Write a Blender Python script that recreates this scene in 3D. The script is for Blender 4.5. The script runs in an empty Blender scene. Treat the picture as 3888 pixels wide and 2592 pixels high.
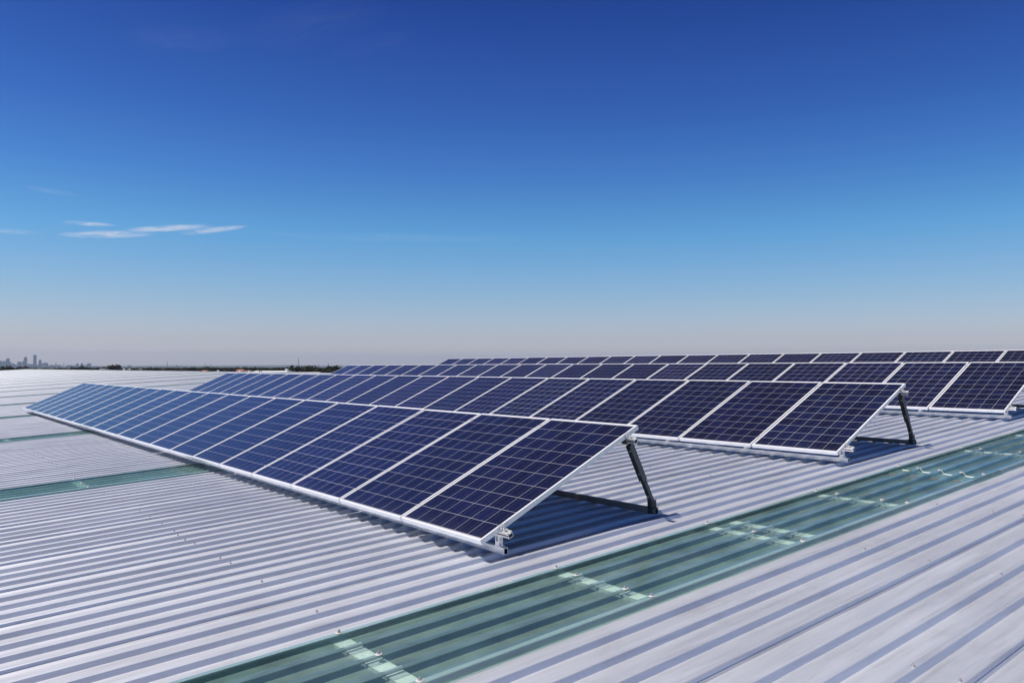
import bpy, bmesh, math, random
from mathutils import Vector, Matrix, Euler
R = math.radians
scene = bpy.context.scene
COL = scene.collection
rnd = random.Random(7)

# ------------------------------------------------------------------ geometry of the place
RHO = R(3.3477)            # slope of the warehouse roof
TILT = R(24.066)           # slope of the panels
TR = TILT - RHO            # panel tilt measured from the roof
PW, PITCH, PL = 0.992, 1.012, 1.65
ROWS = [0.0, 4.4651, 8.8770, 13.3908]     # distance of each row up the roof
NPAN = [21, 22, 22, 22]
HC, HP = -0.130, -0.159    # rib crests and pans (roof normal)
RIB0, RP = 0.495, 0.1905
X_END, X_NEAR = -150.0, 14.0
U_EAVE, U_RIDGE = -16.0, 15.85
GROUND_Z = -9.6
CAM = Vector((4.0995, -3.0309, 1.12116))
YAW, PIT, ROL, FPX = R(51.1872), R(1.8528), R(0.0616), 2967.8
RC = Matrix.Rotation(YAW, 3, 'Z') @ Matrix.Rotation(PIT, 3, 'X') @ Matrix.Rotation(ROL, 3, 'Y')
uv = Vector((0, math.cos(RHO), math.sin(RHO)))
nv = Vector((0, -math.sin(RHO), math.cos(RHO)))
def RU(X, U, h):
    return Vector((X, 0, 0)) + uv*U + nv*h
def far(px, depth, z=None, py=None):
    """point at a given distance in front of the viewpoint, in the direction of photo column px"""
    fw = Vector((-math.sin(YAW), math.cos(YAW), 0)); rt = Vector((math.cos(YAW), math.sin(YAW), 0))
    p = CAM + fw*depth + rt*((px-1944)/FPX*depth)
    p.z = GROUND_Z if z is None else z
    return p
def zat(py, depth):
    return CAM.z + (1392-py)/FPX*depth

# ------------------------------------------------------------------ helpers
def link(o, parent=None):
    COL.objects.link(o)
    if parent is not None: o.parent = parent
    return o
def mesh_obj(name, verts, faces, mats, parent=None, midx=None, smooth=False):
    me = bpy.data.meshes.new(name); me.from_pydata(verts, [], faces)
    for m in (mats if isinstance(mats, (list, tuple)) else [mats]): me.materials.append(m)
    if midx: me.polygons.foreach_set('material_index', midx)
    if smooth: me.polygons.foreach_set('use_smooth', [True]*len(me.polygons))
    me.update()
    return link(bpy.data.objects.new(name, me), parent)
class MB:
    """collects boxes, tubes and prisms into one mesh"""
    def __init__(s): s.v = []; s.f = []; s.m = []
    def add(s, vs, fs, mi=0):
        b = len(s.v); s.v += [tuple(v) for v in vs]; s.f += [tuple(b+i for i in f) for f in fs]; s.m += [mi]*len(fs)
    def box(s, x0, x1, y0, y1, z0, z1, mi=0, M=None):
        vs = [Vector((x, y, z)) for z in (z0, z1) for y in (y0, y1) for x in (x0, x1)]
        if M is not None: vs = [M @ v for v in vs]
        s.add(vs, [(0,2,3,1), (4,5,7,6), (0,1,5,4), (2,6,7,3), (0,4,6,2), (1,3,7,5)], mi)
    def bar(s, a, b, w, d, side, mi=0):
        """rectangular bar from a to b; w measured along side"""
        a = Vector(a); b = Vector(b); t = (b-a).normalized(); sx = Vector(side); sx = (sx - t*sx.dot(t)).normalized(); sy = t.cross(sx)
        vs = [p + sx*i*w/2 + sy*j*d/2 for p in (a, b) for (i, j) in ((-1,-1), (1,-1), (1,1), (-1,1))]
        s.add(vs, [(3,2,1,0), (4,5,6,7), (0,1,5,4), (1,2,6,5), (2,3,7,6), (3,0,4,7)], mi)
    def tube(s, a, b, r0, r1=None, n=8, mi=0, cap=True):
        r1 = r0 if r1 is None else r1
        a = Vector(a); b = Vector(b); t = (b-a).normalized(); sx = t.orthogonal().normalized(); sy = t.cross(sx)
        vs = [p + (sx*math.cos(2*math.pi*i/n) + sy*math.sin(2*math.pi*i/n))*r for p, r in ((a, r0), (b, r1)) for i in range(n)]
        fs = [(i, (i+1) % n, n+(i+1) % n, n+i) for i in range(n)]
        if cap: fs += [tuple(range(n-1, -1, -1)), tuple(range(n, 2*n))]
        s.add(vs, fs, mi)
    def hollow(s, x0, x1, yc, zc, w, h, t, mi=0, inner=0):
        """square hollow section along x, with open ends"""
        def ring(x, a, b): return [Vector((x, yc-a, zc-b)), Vector((x, yc+a, zc-b)), Vector((x, yc+a, zc+b)), Vector((x, yc-a, zc+b))]
        o0, o1 = ring(x0, w/2, h/2), ring(x1, w/2, h/2); i0, i1 = ring(x0, w/2-t, h/2-t), ring(x1, w/2-t, h/2-t)
        s.add(o0+o1, [(i, (i+1) % 4, 4+(i+1) % 4, 4+i)[::-1] for i in range(4)], mi)
        s.add(i0+i1, [(i, (i+1) % 4, 4+(i+1) % 4, 4+i) for i in range(4)], inner)
        s.add(o0+i0, [(i, (i+1) % 4, 4+(i+1) % 4, 4+i) for i in range(4)], mi)
        s.add(o1+i1, [(i, (i+1) % 4, 4+(i+1) % 4, 4+i)[::-1] for i in range(4)], mi)
    def build(s, name, mats, parent=None, bevel=0, smooth=False):
        o = mesh_obj(name, s.v, s.f, mats, parent, s.m, smooth)
        if bevel:
            bm = bmesh.new(); bm.from_mesh(o.data)
            bmesh.ops.bevel(bm, geom=list(bm.edges), offset=bevel, segments=1, affect='EDGES', profile=0.5, clamp_overlap=True)
            bm.to_mesh(o.data); bm.free()
        return o
def tag(o, label=None, cat=None, group=None, kind=None):
    if label: o['label'] = label
    if cat: o['category'] = cat
    if group: o['group'] = group
    if kind: o['kind'] = kind
    return o
def empty(name, M=None, label=None, cat=None, group=None):
    o = bpy.data.objects.new(name, None); o.empty_display_size = 0.1; COL.objects.link(o)
    if M is not None: o.matrix_world = M
    return tag(o, label, cat, group)
KIDS = {}
def kid(o, parent):
    KIDS.setdefault(parent.name, []).append(o); return o
def dup(root):
    r = root.copy(); COL.objects.link(r)
    for ch in root.children:
        c = ch.copy(); COL.objects.link(c); c.parent = r
        for g in ch.children:
            d = g.copy(); COL.objects.link(d); d.parent = c
    return r

# ------------------------------------------------------------------ materials
def mat(name):
    m = bpy.data.materials.new(name); m.use_nodes = True
    nt = m.node_tree; p = nt.nodes['Principled BSDF']
    return m, nt, p
def N(nt, t, **kw):
    n = nt.nodes.new(t)
    for k, v in kw.items():
        if k in n.inputs: n.inputs[k].default_value = v
        else: setattr(n, k, v)
    return n
def L(nt, a, b): nt.links.new(a, b)
def math_n(nt, op, a, b=None, clamp=False):
    n = nt.nodes.new('ShaderNodeMath'); n.operation = op; n.use_clamp = clamp
    for i, x in enumerate((a, b)):
        if x is None: continue
        if isinstance(x, (int, float)): n.inputs[i].default_value = x
        else: nt.links.new(x, n.inputs[i])
    return n.outputs[0]
def ramp(nt, fac, stops):
    n = nt.nodes.new('ShaderNodeValToRGB'); e = n.color_ramp.elements
    while len(e) < len(stops): e.new(0.5)
    for el, (pos, c) in zip(e, stops):
        el.position = pos; el.color = (c if len(c) == 4 else tuple(c)+(1,))
    nt.links.new(fac, n.inputs[0]); return n.outputs[0]
def mixc(nt, fac, a, b, mode='MIX'):
    n = nt.nodes.new('ShaderNodeMix'); n.data_type = 'RGBA'; n.blend_type = mode
    for s, x in ((0, fac), (6, a), (7, b)):
        if isinstance(x, (int, float)): n.inputs[s].default_value = x
        elif isinstance(x, tuple): n.inputs[s].default_value = x if len(x) == 4 else x+(1,)
        else: nt.links.new(x, n.inputs[s])
    return n.outputs[2]
def plain(name, col, rough=0.6, metal=0.0, var=0.12, scale=6.0, bump=0.0, spec=0.5):
    m, nt, p = mat(name)
    tc = N(nt, 'ShaderNodeTexCoord'); nz = N(nt, 'ShaderNodeTexNoise', Scale=scale, Detail=5.0, Roughness=0.6)
    L(nt, tc.outputs['Object'], nz.inputs['Vector'])
    c = ramp(nt, nz.outputs['Fac'], [(0.3, tuple(x*(1-var) for x in col)), (0.7, tuple(min(1, x*(1+var)) for x in col))])
    L(nt, c, p.inputs['Base Color'])
    p.inputs['Roughness'].default_value = rough; p.inputs['Metallic'].default_value = metal
    p.inputs['Specular IOR Level'].default_value = spec
    if bump:
        b = N(nt, 'ShaderNodeBump', Strength=bump, Distance=0.01); L(nt, nz.outputs['Fac'], b.inputs['Height']); L(nt, b.outputs[0], p.inputs['Normal'])
    return m

def roof_material():
    m, nt, p = mat('coated_roof_steel')
    tc = N(nt, 'ShaderNodeTexCoord')
    mp = N(nt, 'ShaderNodeMapping'); mp.inputs['Scale'].default_value = (9, 0.35, 9); L(nt, tc.outputs['Object'], mp.inputs[0])
    st = N(nt, 'ShaderNodeTexNoise', Scale=1.0, Detail=6.0, Roughness=0.65); L(nt, mp.outputs[0], st.inputs['Vector'])
    big = N(nt, 'ShaderNodeTexNoise', Scale=0.55, Detail=4.0, Roughness=0.6); L(nt, tc.outputs['Object'], big.inputs['Vector'])
    fine = N(nt, 'ShaderNodeTexNoise', Scale=55.0, Detail=4.0, Roughness=0.7); L(nt, tc.outputs['Object'], fine.inputs['Vector'])
    # each sheet weathers a little differently
    sep = N(nt, 'ShaderNodeSeparateXYZ'); L(nt, tc.outputs['Object'], sep.inputs[0])
    sid = math_n(nt, 'FLOOR', math_n(nt, 'DIVIDE', math_n(nt, 'SUBTRACT', sep.outputs['X'], RIB0), RP*4))
    wn = N(nt, 'ShaderNodeTexWhiteNoise'); wn.noise_dimensions = '1D'; L(nt, sid, wn.inputs['W'])
    c = ramp(nt, st.outputs['Fac'], [(0.25, (0.72, 0.75, 0.83)), (0.6, (0.80, 0.83, 0.91)), (0.85, (0.83, 0.855, 0.93))])
    c = mixc(nt, 0.5, c, ramp(nt, big.outputs['Fac'], [(0.3, (0.88, 0.87, 0.87)), (0.65, (1.0, 1.0, 1.0))]), 'MULTIPLY')
    c = mixc(nt, 0.7, c, ramp(nt, wn.outputs['Value'], [(0.0, (0.93, 0.93, 0.94)), (1.0, (1.0, 1.0, 1.0))]), 'MULTIPLY')
    spots = ramp(nt, fine.outputs['Fac'], [(0.30, (0.80, 0.79, 0.78)), (0.38, (1, 1, 1))])
    c = mixc(nt, 0.35, c, spots, 'MULTIPLY')
    # dust washed down the pans, grey scuffs and dried water marks
    md = N(nt, 'ShaderNodeMapping'); md.inputs['Scale'].default_value = (26, 0.9, 26); L(nt, tc.outputs['Object'], md.inputs[0])
    du = N(nt, 'ShaderNodeTexNoise', Scale=1.0, Detail=8.0, Roughness=0.72); L(nt, md.outputs[0], du.inputs['Vector'])
    patch = N(nt, 'ShaderNodeTexNoise', Scale=1.7, Detail=6.0, Roughness=0.7, Distortion=0.8); L(nt, tc.outputs['Object'], patch.inputs['Vector'])
    c = mixc(nt, 0.55, c, ramp(nt, du.outputs['Fac'], [(0.30, (0.66, 0.65, 0.65)), (0.50, (0.95, 0.95, 0.95)), (0.72, (1, 1, 1))]), 'MULTIPLY')
    c = mixc(nt, 0.30, c, ramp(nt, patch.outputs['Fac'], [(0.33, (0.72, 0.71, 0.70)), (0.50, (0.96, 0.96, 0.97)), (0.66, (1, 1, 1))]), 'MULTIPLY')
    mx = N(nt, 'ShaderNodeTexVoronoi', Scale=2.3); L(nt, tc.outputs['Object'], mx.inputs['Vector'])
    ring = ramp(nt, mx.outputs['Distance'], [(0.0, (0.72, 0.70, 0.68)), (0.018, (0.80, 0.79, 0.78)), (0.028, (1, 1, 1))])
    c = mixc(nt, 0.45, c, ring, 'MULTIPLY')
    L(nt, c, p.inputs['Base Color'])
    p.inputs['Metallic'].default_value = 0.78; p.inputs['Specular IOR Level'].default_value = 0.3
    r = ramp(nt, st.outputs['Fac'], [(0.2, (0.54,)*3), (0.8, (0.64,)*3)]); L(nt, r, p.inputs['Roughness'])
    mo = N(nt, 'ShaderNodeMapping'); mo.inputs['Scale'].default_value = (3.0, 1.1, 3.0); L(nt, tc.outputs['Object'], mo.inputs[0])
    oc = N(nt, 'ShaderNodeTexNoise', Scale=1.0, Detail=2.0); L(nt, mo.outputs[0], oc.inputs['Vector'])
    b0 = N(nt, 'ShaderNodeBump', Strength=0.35, Distance=0.02); L(nt, oc.outputs['Fac'], b0.inputs['Height'])
    b = N(nt, 'ShaderNodeBump', Strength=0.15, Distance=0.004); L(nt, st.outputs['Fac'], b.inputs['Height']); L(nt, b0.outputs[0], b.inputs['Normal'])
    L(nt, b.outputs[0], p.inputs['Normal'])
    return m

def cell_material():
    m, nt, p = mat('solar_cells_under_glass')
    tc = N(nt, 'ShaderNodeTexCoord'); sep = N(nt, 'ShaderNodeSeparateXYZ'); L(nt, tc.outputs['Object'], sep.inputs[0])
    oi = N(nt, 'ShaderNodeObjectInfo')
    CW, CH = 0.1590, 0.1600
    cxn = math_n(nt, 'DIVIDE', math_n(nt, 'ADD', sep.outputs['X'], 3*CW), CW)
    cyn = math_n(nt, 'DIVIDE', math_n(nt, 'SUBTRACT', sep.outputs['Y'], (PL-10*CH)/2), CH)
    def edge(v, size, half):
        fr = math_n(nt, 'FRACT', v)
        d = math_n(nt, 'MINIMUM', fr, math_n(nt, 'SUBTRACT', 1.0, fr))
        return math_n(nt, 'LESS_THAN', math_n(nt, 'MULTIPLY', d, size), half)
    gx, gy = edge(cxn, CW, 0.0013), edge(cyn, CH, 0.0014)
    def inside(v, hi): return math_n(nt, 'MULTIPLY', math_n(nt, 'GREATER_THAN', v, 0.0), math_n(nt, 'LESS_THAN', v, hi))
    ins = math_n(nt, 'MULTIPLY', inside(cxn, 6.0), inside(cyn, 10.0))
    grid = math_n(nt, 'MAXIMUM', math_n(nt, 'MAXIMUM', gx, gy), math_n(nt, 'SUBTRACT', 1.0, ins))
    # bus bars: two thin silver ribbons per cell running up the slope
    fr = math_n(nt, 'FRACT', cxn)
    bb = math_n(nt, 'MINIMUM', math_n(nt, 'ABSOLUTE', math_n(nt, 'SUBTRACT', fr, 0.27)), math_n(nt, 'ABSOLUTE', math_n(nt, 'SUBTRACT', fr, 0.73)))
    bus = math_n(nt, 'LESS_THAN', math_n(nt, 'MULTIPLY', bb, CW), 0.0008)
    # every cell a slightly different blue, with the flaky crystal pattern of polysilicon
    comb = N(nt, 'ShaderNodeCombineXYZ'); L(nt, math_n(nt, 'FLOOR', cxn), comb.inputs[0]); L(nt, math_n(nt, 'FLOOR', cyn), comb.inputs[1])
    L(nt, math_n(nt, 'MULTIPLY', oi.outputs['Random'], 91.0), comb.inputs[2])
    wn = N(nt, 'ShaderNodeTexWhiteNoise'); wn.noise_dimensions = '3D'; L(nt, comb.outputs[0], wn.inputs['Vector'])
    off = N(nt, 'ShaderNodeVectorMath'); off.operation = 'ADD'; L(nt, tc.outputs['Object'], off.inputs[0])
    cb = N(nt, 'ShaderNodeCombineXYZ'); L(nt, math_n(nt, 'MULTIPLY', oi.outputs['Random'], 13.0), cb.inputs[0]); L(nt, cb.outputs[0], off.inputs[1])
    vo = N(nt, 'ShaderNodeTexVoronoi', Scale=70.0); L(nt, off.outputs[0], vo.inputs['Vector'])
    vs = N(nt, 'ShaderNodeSeparateColor'); L(nt, vo.outputs['Color'], vs.inputs[0])
    k = math_n(nt, 'ADD', math_n(nt, 'MULTIPLY', wn.outputs['Value'], 0.65), math_n(nt, 'MULTIPLY', vs.outputs[0], 0.35))
    c = ramp(nt, k, [(0.0, (0.0030, 0.0034, 0.014)), (0.5, (0.0044, 0.0056, 0.026)), (1.0, (0.0064, 0.0098, 0.048))])
    c = mixc(nt, math_n(nt, 'MULTIPLY', bus, 0.22), c, (0.45, 0.47, 0.52))
    c = mixc(nt, grid, c, (0.58, 0.59, 0.66))
    # panels differ a little in tint
    hs = N(nt, 'ShaderNodeHueSaturation'); L(nt, c, hs.inputs['Color'])
    L(nt, math_n(nt, 'ADD', math_n(nt, 'MULTIPLY', oi.outputs['Random'], 0.4), 0.8), hs.inputs['Value'])
    L(nt, math_n(nt, 'ADD', math_n(nt, 'MULTIPLY', math_n(nt, 'FRACT', math_n(nt, 'MULTIPLY', oi.outputs['Random'], 7.3)), 0.02), 0.49), hs.inputs['Hue']); c = hs.outputs[0]
    # thin dust film, thicker along the lower lip where rain leaves it
    dn = N(nt, 'ShaderNodeTexNoise', Scale=3.0, Detail=5.0, Roughness=0.6); L(nt, off.outputs[0], dn.inputs['Vector'])
    lip = ramp(nt, sep.outputs['Y'], [(0.0, (0.10,)*3), (0.05, (0.045,)*3), (0.14, (0.014,)*3), (1.0, (0.012,)*3)])
    c = mixc(nt, math_n(nt, 'MULTIPLY', dn.outputs['Fac'], lip), c, (0.45, 0.43, 0.40))
    L(nt, c, p.inputs['Base Color'])
    p.inputs['Roughness'].default_value = 0.35
    p.inputs['Specular IOR Level'].default_value = 0.85; p.inputs['Specular Tint'].default_value = (0.26, 0.26, 1.0, 1)
    p.inputs['Coat Weight'].default_value = 0.55; p.inputs['Coat IOR'].default_value = 1.28
    cr = ramp(nt, dn.outputs['Fac'], [(0.3, (0.12,)*3), (0.7, (0.20,)*3)]); L(nt, cr, p.inputs['Coat Roughness'])
    return m

def sheet_material():
    """green fibreglass rooflight sheet: partly clear, partly scattering"""
    m = bpy.data.materials.new('green_fibreglass_sheet'); m.use_nodes = True; nt = m.node_tree; nt.nodes.clear()
    out = N(nt, 'ShaderNodeOutputMaterial')
    tc = N(nt, 'ShaderNodeTexCoord')
    mp = N(nt, 'ShaderNodeMapping'); mp.inputs['Scale'].default_value = (14, 1.2, 14); L(nt, tc.outputs['Object'], mp.inputs[0])
    nz = N(nt, 'ShaderNodeTexNoise', Scale=1.0, Detail=7.0, Roughness=0.65); L(nt, mp.outputs[0], nz.inputs['Vector'])
    n2 = N(nt, 'ShaderNodeTexNoise', Scale=3.0, Detail=5.0, Roughness=0.6); L(nt, tc.outputs['Object'], n2.inputs['Vector'])
    dc = ramp(nt, nz.outputs['Fac'], [(0.25, (0.32, 0.60, 0.58)), (0.5, (0.48, 0.79, 0.77)), (0.75, (0.64, 0.90, 0.88))])
    df = N(nt, 'ShaderNodeBsdfDiffuse'); L(nt, dc, df.inputs['Color'])
    tl = N(nt, 'ShaderNodeBsdfTranslucent'); tl.inputs['Color'].default_value = (0.48, 0.70, 0.68, 1)
    tr = N(nt, 'ShaderNodeBsdfTransparent'); tr.inputs['Color'].default_value = (0.82, 0.93, 0.905, 1)
    rf = N(nt, 'ShaderNodeBsdfRefraction', IOR=1.03, Roughness=0.16); rf.inputs['Color'].default_value = (0.82, 0.93, 0.905, 1)
    m0 = N(nt, 'ShaderNodeMixShader'); m0.inputs[0].default_value = 0.22; L(nt, tr.outputs[0], m0.inputs[1]); L(nt, rf.outputs[0], m0.inputs[2])
    gl = N(nt, 'ShaderNodeBsdfGlossy'); gl.inputs['Roughness'].default_value = 0.10
    m1 = N(nt, 'ShaderNodeMixShader'); m1.inputs[0].default_value = 0.08; L(nt, df.outputs[0], m1.inputs[1]); L(nt, tl.outputs[0], m1.inputs[2])
    m2 = N(nt, 'ShaderNodeMixShader')
    L(nt, ramp(nt, n2.outputs['Fac'], [(0.3, (0.80,)*3), (0.7, (0.64,)*3)]), m2.inputs[0])
    L(nt, m1.outputs[0], m2.inputs[1]); L(nt, m0.outputs[0], m2.inputs[2])
    fr = N(nt, 'ShaderNodeFresnel', IOR=1.62)
    m3 = N(nt, 'ShaderNodeMixShader'); L(nt, math_n(nt, 'ADD', fr.outputs[0], 0.06, True), m3.inputs[0]); L(nt, m2.outputs[0], m3.inputs[1]); L(nt, gl.outputs[0], m3.inputs[2])
    b = N(nt, 'ShaderNodeBump', Strength=0.15, Distance=0.003); L(nt, nz.outputs['Fac'], b.inputs['Height'])
    for s in (df, gl): L(nt, b.outputs[0], s.inputs['Normal'])
    L(nt, m3.outputs[0], out.inputs['Surface'])
    return m

M = {}
M['roof'] = roof_material()
M['cell'] = cell_material()
M['sheet'] = sheet_material()
M['frame'] = plain('anodised_aluminium_frame', (0.86, 0.86, 0.87), 0.38, 0.12, 0.03, 9)
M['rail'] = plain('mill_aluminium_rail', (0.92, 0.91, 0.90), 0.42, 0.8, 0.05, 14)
M['leg'] = plain('shaded_aluminium_leg', (0.055, 0.066, 0.066), 0.45, 0.3, 0.2, 16)  # leg aluminium coloured near-black: its shaded front is painted in
M['rear'] = plain('shaded_aluminium_rail', (0.26, 0.27, 0.28), 0.6, 0.3, 0.12, 14)  # rail aluminium again, with the shade behind the panels painted in
M['flank'] = plain('lit_leg_flank', (0.10, 0.115, 0.12), 0.5, 0.3, 0.12, 14)  # leg material again, painted lighter for the side that catches light
M['dark'] = plain('black_parts_and_hollow_shade', (0.02, 0.02, 0.02), 0.8)  # near-black leads and boxes; also shade painted into the hollow rails
M['steel'] = plain('stainless_bolt', (0.75, 0.75, 0.75), 0.25, 0.9, 0.05, 20)
M['back'] = plain('darkened_back_film', (0.075, 0.075, 0.08), 0.6)  # back film coloured dark to deepen the shade under the panels
M['screw'] = plain('galvanised_screw', (0.50, 0.49, 0.50), 0.4, 0.6, 0.15, 40)
M['washer'] = plain('white_washer', (0.60, 0.57, 0.56), 0.5, 0.0, 0.08, 40)
M['seal'] = plain('white_sealant', (0.80, 0.82, 0.80), 0.6, 0.0, 0.06, 30)
M['rust'] = plain('rusty_edge', (0.20, 0.11, 0.06), 0.8, 0.0, 0.3, 30)
M['purlin'] = plain('galvanised_purlin', (0.92, 0.92, 0.90), 0.5, 0.1, 0.08, 8)
M['wall'] = plain('painted_wall', (0.55, 0.56, 0.56), 0.7, 0.0, 0.08, 1)
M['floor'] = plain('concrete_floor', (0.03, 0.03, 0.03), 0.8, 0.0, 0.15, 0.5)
M['shed'] = plain('white_shed_roof', (0.80, 0.80, 0.80), 0.5, 0.0, 0.06, 0.4)
M['shedwall'] = plain('pale_shed_wall', (0.55, 0.55, 0.53), 0.7, 0.0, 0.1, 0.4)
M['brick'] = plain('brown_brick', (0.26, 0.13, 0.10), 0.8, 0.0, 0.2, 0.6)
M['tile'] = plain('red_roof_tile', (0.32, 0.12, 0.08), 0.8, 0.0, 0.2, 0.8)
M['bark'] = plain('bark', (0.10, 0.08, 0.06), 0.9, 0.0, 0.2, 2)
M['mast'] = plain('galvanised_mast', (0.20, 0.21, 0.22), 0.6, 0.2, 0.1, 1)
M['hill'] = plain('forested_hill', (0.06, 0.08, 0.06), 0.9, 0.0, 0.2, 0.0006)
def leaf_mat(name, a, b):
    m, nt, p = mat(name)
    gi = N(nt, 'ShaderNodeNewGeometry'); c = ramp(nt, gi.outputs['Random Per Island'], [(0.0, a), (1.0, b)])
    L(nt, c, p.inputs['Base Color']); p.inputs['Roughness'].default_value = 0.7; p.inputs['Specular IOR Level'].default_value = 0.2
    return m
M['leaf'] = leaf_mat('dark_gum_leaves', (0.018, 0.024, 0.014), (0.050, 0.058, 0.034))
M['leaf2'] = leaf_mat('olive_leaves', (0.030, 0.036, 0.020), (0.075, 0.078, 0.045))
def tower_mat(name, wall, glass):
    m, nt, p = mat(name)
    tc = N(nt, 'ShaderNodeTexCoord'); sep = N(nt, 'ShaderNodeSeparateXYZ'); L(nt, tc.outputs['Object'], sep.inputs[0])
    fz = math_n(nt, 'FRACT', math_n(nt, 'DIVIDE', sep.outputs['Z'], 3.8))
    fx = math_n(nt, 'FRACT', math_n(nt, 'DIVIDE', math_n(nt, 'ADD', sep.outputs['X'], sep.outputs['Y']), 3.0))
    w = math_n(nt, 'MULTIPLY', math_n(nt, 'GREATER_THAN', fz, 0.35), math_n(nt, 'GREATER_THAN', fx, 0.2))
    L(nt, mixc(nt, w, wall, glass), p.inputs['Base Color']); p.inputs['Roughness'].default_value = 0.35
    return m
M['tower_a'] = tower_mat('grey_tower_facade', (0.16, 0.17, 0.19), (0.04, 0.05, 0.07))
M['tower_b'] = tower_mat('blue_glass_tower', (0.10, 0.13, 0.18), (0.03, 0.05, 0.08))
M['tower_c'] = tower_mat('stone_tower_facade', (0.26, 0.24, 0.23), (0.06, 0.06, 0.07))
def ground_material():
    m, nt, p = mat('suburban_plain')
    tc = N(nt, 'ShaderNodeTexCoord')
    n1 = N(nt, 'ShaderNodeTexNoise', Scale=0.004, Detail=6.0, Roughness=0.65); L(nt, tc.outputs['Object'], n1.inputs['Vector'])
    n2 = N(nt, 'ShaderNodeTexVoronoi', Scale=0.02); L(nt, tc.outputs['Object'], n2.inputs['Vector'])
    c = ramp(nt, n1.outputs['Fac'], [(0.3, (0.05, 0.055, 0.035)), (0.5, (0.12, 0.11, 0.075)), (0.7, (0.17, 0.16, 0.14))])
    vs = N(nt, 'ShaderNodeSeparateColor'); L(nt, n2.outputs['Color'], vs.inputs[0])
    c = mixc(nt, math_n(nt, 'MULTIPLY', math_n(nt, 'GREATER_THAN', vs.outputs[0], 0.8), 0.6), c, (0.30, 0.28, 0.27))
    L(nt, c, p.inputs['Base Color']); p.inputs['Roughness'].default_value = 0.9
    return m
M['ground'] = ground_material()

# ------------------------------------------------------------------ warehouse: roof, rooflights, purlins, walls
warehouse = empty('warehouse', None, 'long warehouse under a ribbed off-white metal roof that carries all the solar rows', 'warehouse')
NEAR_J = int((X_NEAR-RIB0)/RP); FAR_J = int((X_END-RIB0)/RP)
SKY_STARTS = [k*36 for k in range(-21, 2)]      # every ninth sheet is a rooflight
SKYSET = set(SKY_STARTS)
def rib_profile(j, c=0.0):
    """points (x, h) of one rib from its far foot to its near foot"""
    x = RIB0 + RP*j
    if j % 4 == 0:      # overlapped edge of a sheet: the upper sheet ends half-way down the near side
        return [(x-.025, HP), (x-.018, HC-.0025), (x-.015, HC+.0012), (x+.016, HC+.0012), (x+.0205, HC-.0025), (x+.0235, HC-.0155), (x+.0198, HC-.0165), (x+.034, HP)]
    return [(x-.0295, HP), (x-.0188, HC-.0025), (x-.0160, HC), (x+.0160, HC), (x+.0188, HC-.0025), (x+.0295, HP)]
def strip_mesh(polys, name, m, parent, u0, u1, dh=0.0, thick=0.0):
    """extrude (x,h) polylines along the roof slope"""
    v, f = [], []
    for pl in polys:
        b = len(v)
        for x, h in pl: v.append(RU(x, u0, h+dh)); v.append(RU(x, u1, h+dh))
        for i in range(len(pl)-1): f.append((b+2*i, b+2*i+2, b+2*i+3, b+2*i+1))
        if thick:
            b2 = len(v)
            for x, h in pl: v.append(RU(x, u0, h+dh-thick)); v.append(RU(x, u1, h+dh-thick))
            n = len(pl)
            for i in range(n-1): f.append((b2+2*i, b2+2*i+1, b2+2*i+3, b2+2*i+2))
            for i in range(n-1): f.append((b+2*i, b2+2*i, b2+2*i+2, b+2*i+2)); f.append((b+2*i+1, b+2*i+3, b2+2*i+3, b2+2*i+1))
            f.append((b, b+1, b2+1, b2)); f.append((b+2*n-2, b2+2*n-2, b2+2*n-1, b+2*n-1))
    return mesh_obj(name, v, f, m, parent)
polys, cur = [], []
j = FAR_J
while j <= NEAR_J:
    pr = rib_profile(j)
    if j in SKYSET and j+4 <= NEAR_J:
        cur += [q for q in pr if q[0] <= RIB0+RP*j+.0165]; polys.append(cur); cur = []; j += 4; continue
    cur += pr; j += 1
polys.append(cur)
roof = strip_mesh(polys, 'roof', M['roof'], warehouse, U_EAVE, U_RIDGE)
# far slope beyond the ridge, ridge capping, walls, floor
EW = RU(0, U_RIDGE, 0); LEN2 = 24.0
def back(X, s, h): return Vector((X, EW.y + s*math.cos(RHO), EW.z - s*math.sin(RHO))) + Vector((0, math.sin(RHO), math.cos(RHO)))*h
v, f = [], []
pl = [q for j in range(FAR_J, NEAR_J+1) for q in rib_profile(j)]
for x, h in pl: v.append(back(x, 0, h)); v.append(back(x, LEN2, h))
for i in range(len(pl)-1): f.append((2*i, 2*i+2, 2*i+3, 2*i+1))
mesh_obj('roof', v, f, M['roof'], warehouse)
mb = MB()
hx = HC+.004
cap = [RU(0, U_RIDGE-.16, hx), RU(0, U_RIDGE, hx+.004), back(0, .16, hx), back(0, .16, hx-.002), RU(0, U_RIDGE, hx+.002), RU(0, U_RIDGE-.16, hx-.002)]
x0, x1 = RIB0+RP*FAR_J-.06, RIB0+RP*NEAR_J+.06
vs = [p+Vector((x0,0,0)) for p in cap]+[p+Vector((x1,0,0)) for p in cap]
mb.add(vs, [(i, (i+1) % 6, 6+(i+1) % 6, 6+i)[::-1] for i in range(6)]+[tuple(range(6)), tuple(range(11, 5, -1))])
mb.build('ridge_capping', M['roof'], warehouse)
mb = MB()      # barge capping down the far gable
for a, b, fn in ((U_EAVE, U_RIDGE-.17, RU), (.17, LEN2, back)):
    mb.add([fn(x0-.10, a, HP-.12), fn(x0-.10, b, HP-.12), fn(x0-.10, a, HC+.012), fn(x0-.10, b, HC+.012), fn(x0+.12, a, HC+.012), fn(x0+.12, b, HC+.012), fn(x0+.12, a, HC+.009), fn(x0+.12, b, HC+.009)],
           [(0,1,3,2), (2,3,5,4), (4,5,7,6)])
mb.build('gable_capping', M['roof'], warehouse)
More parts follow.
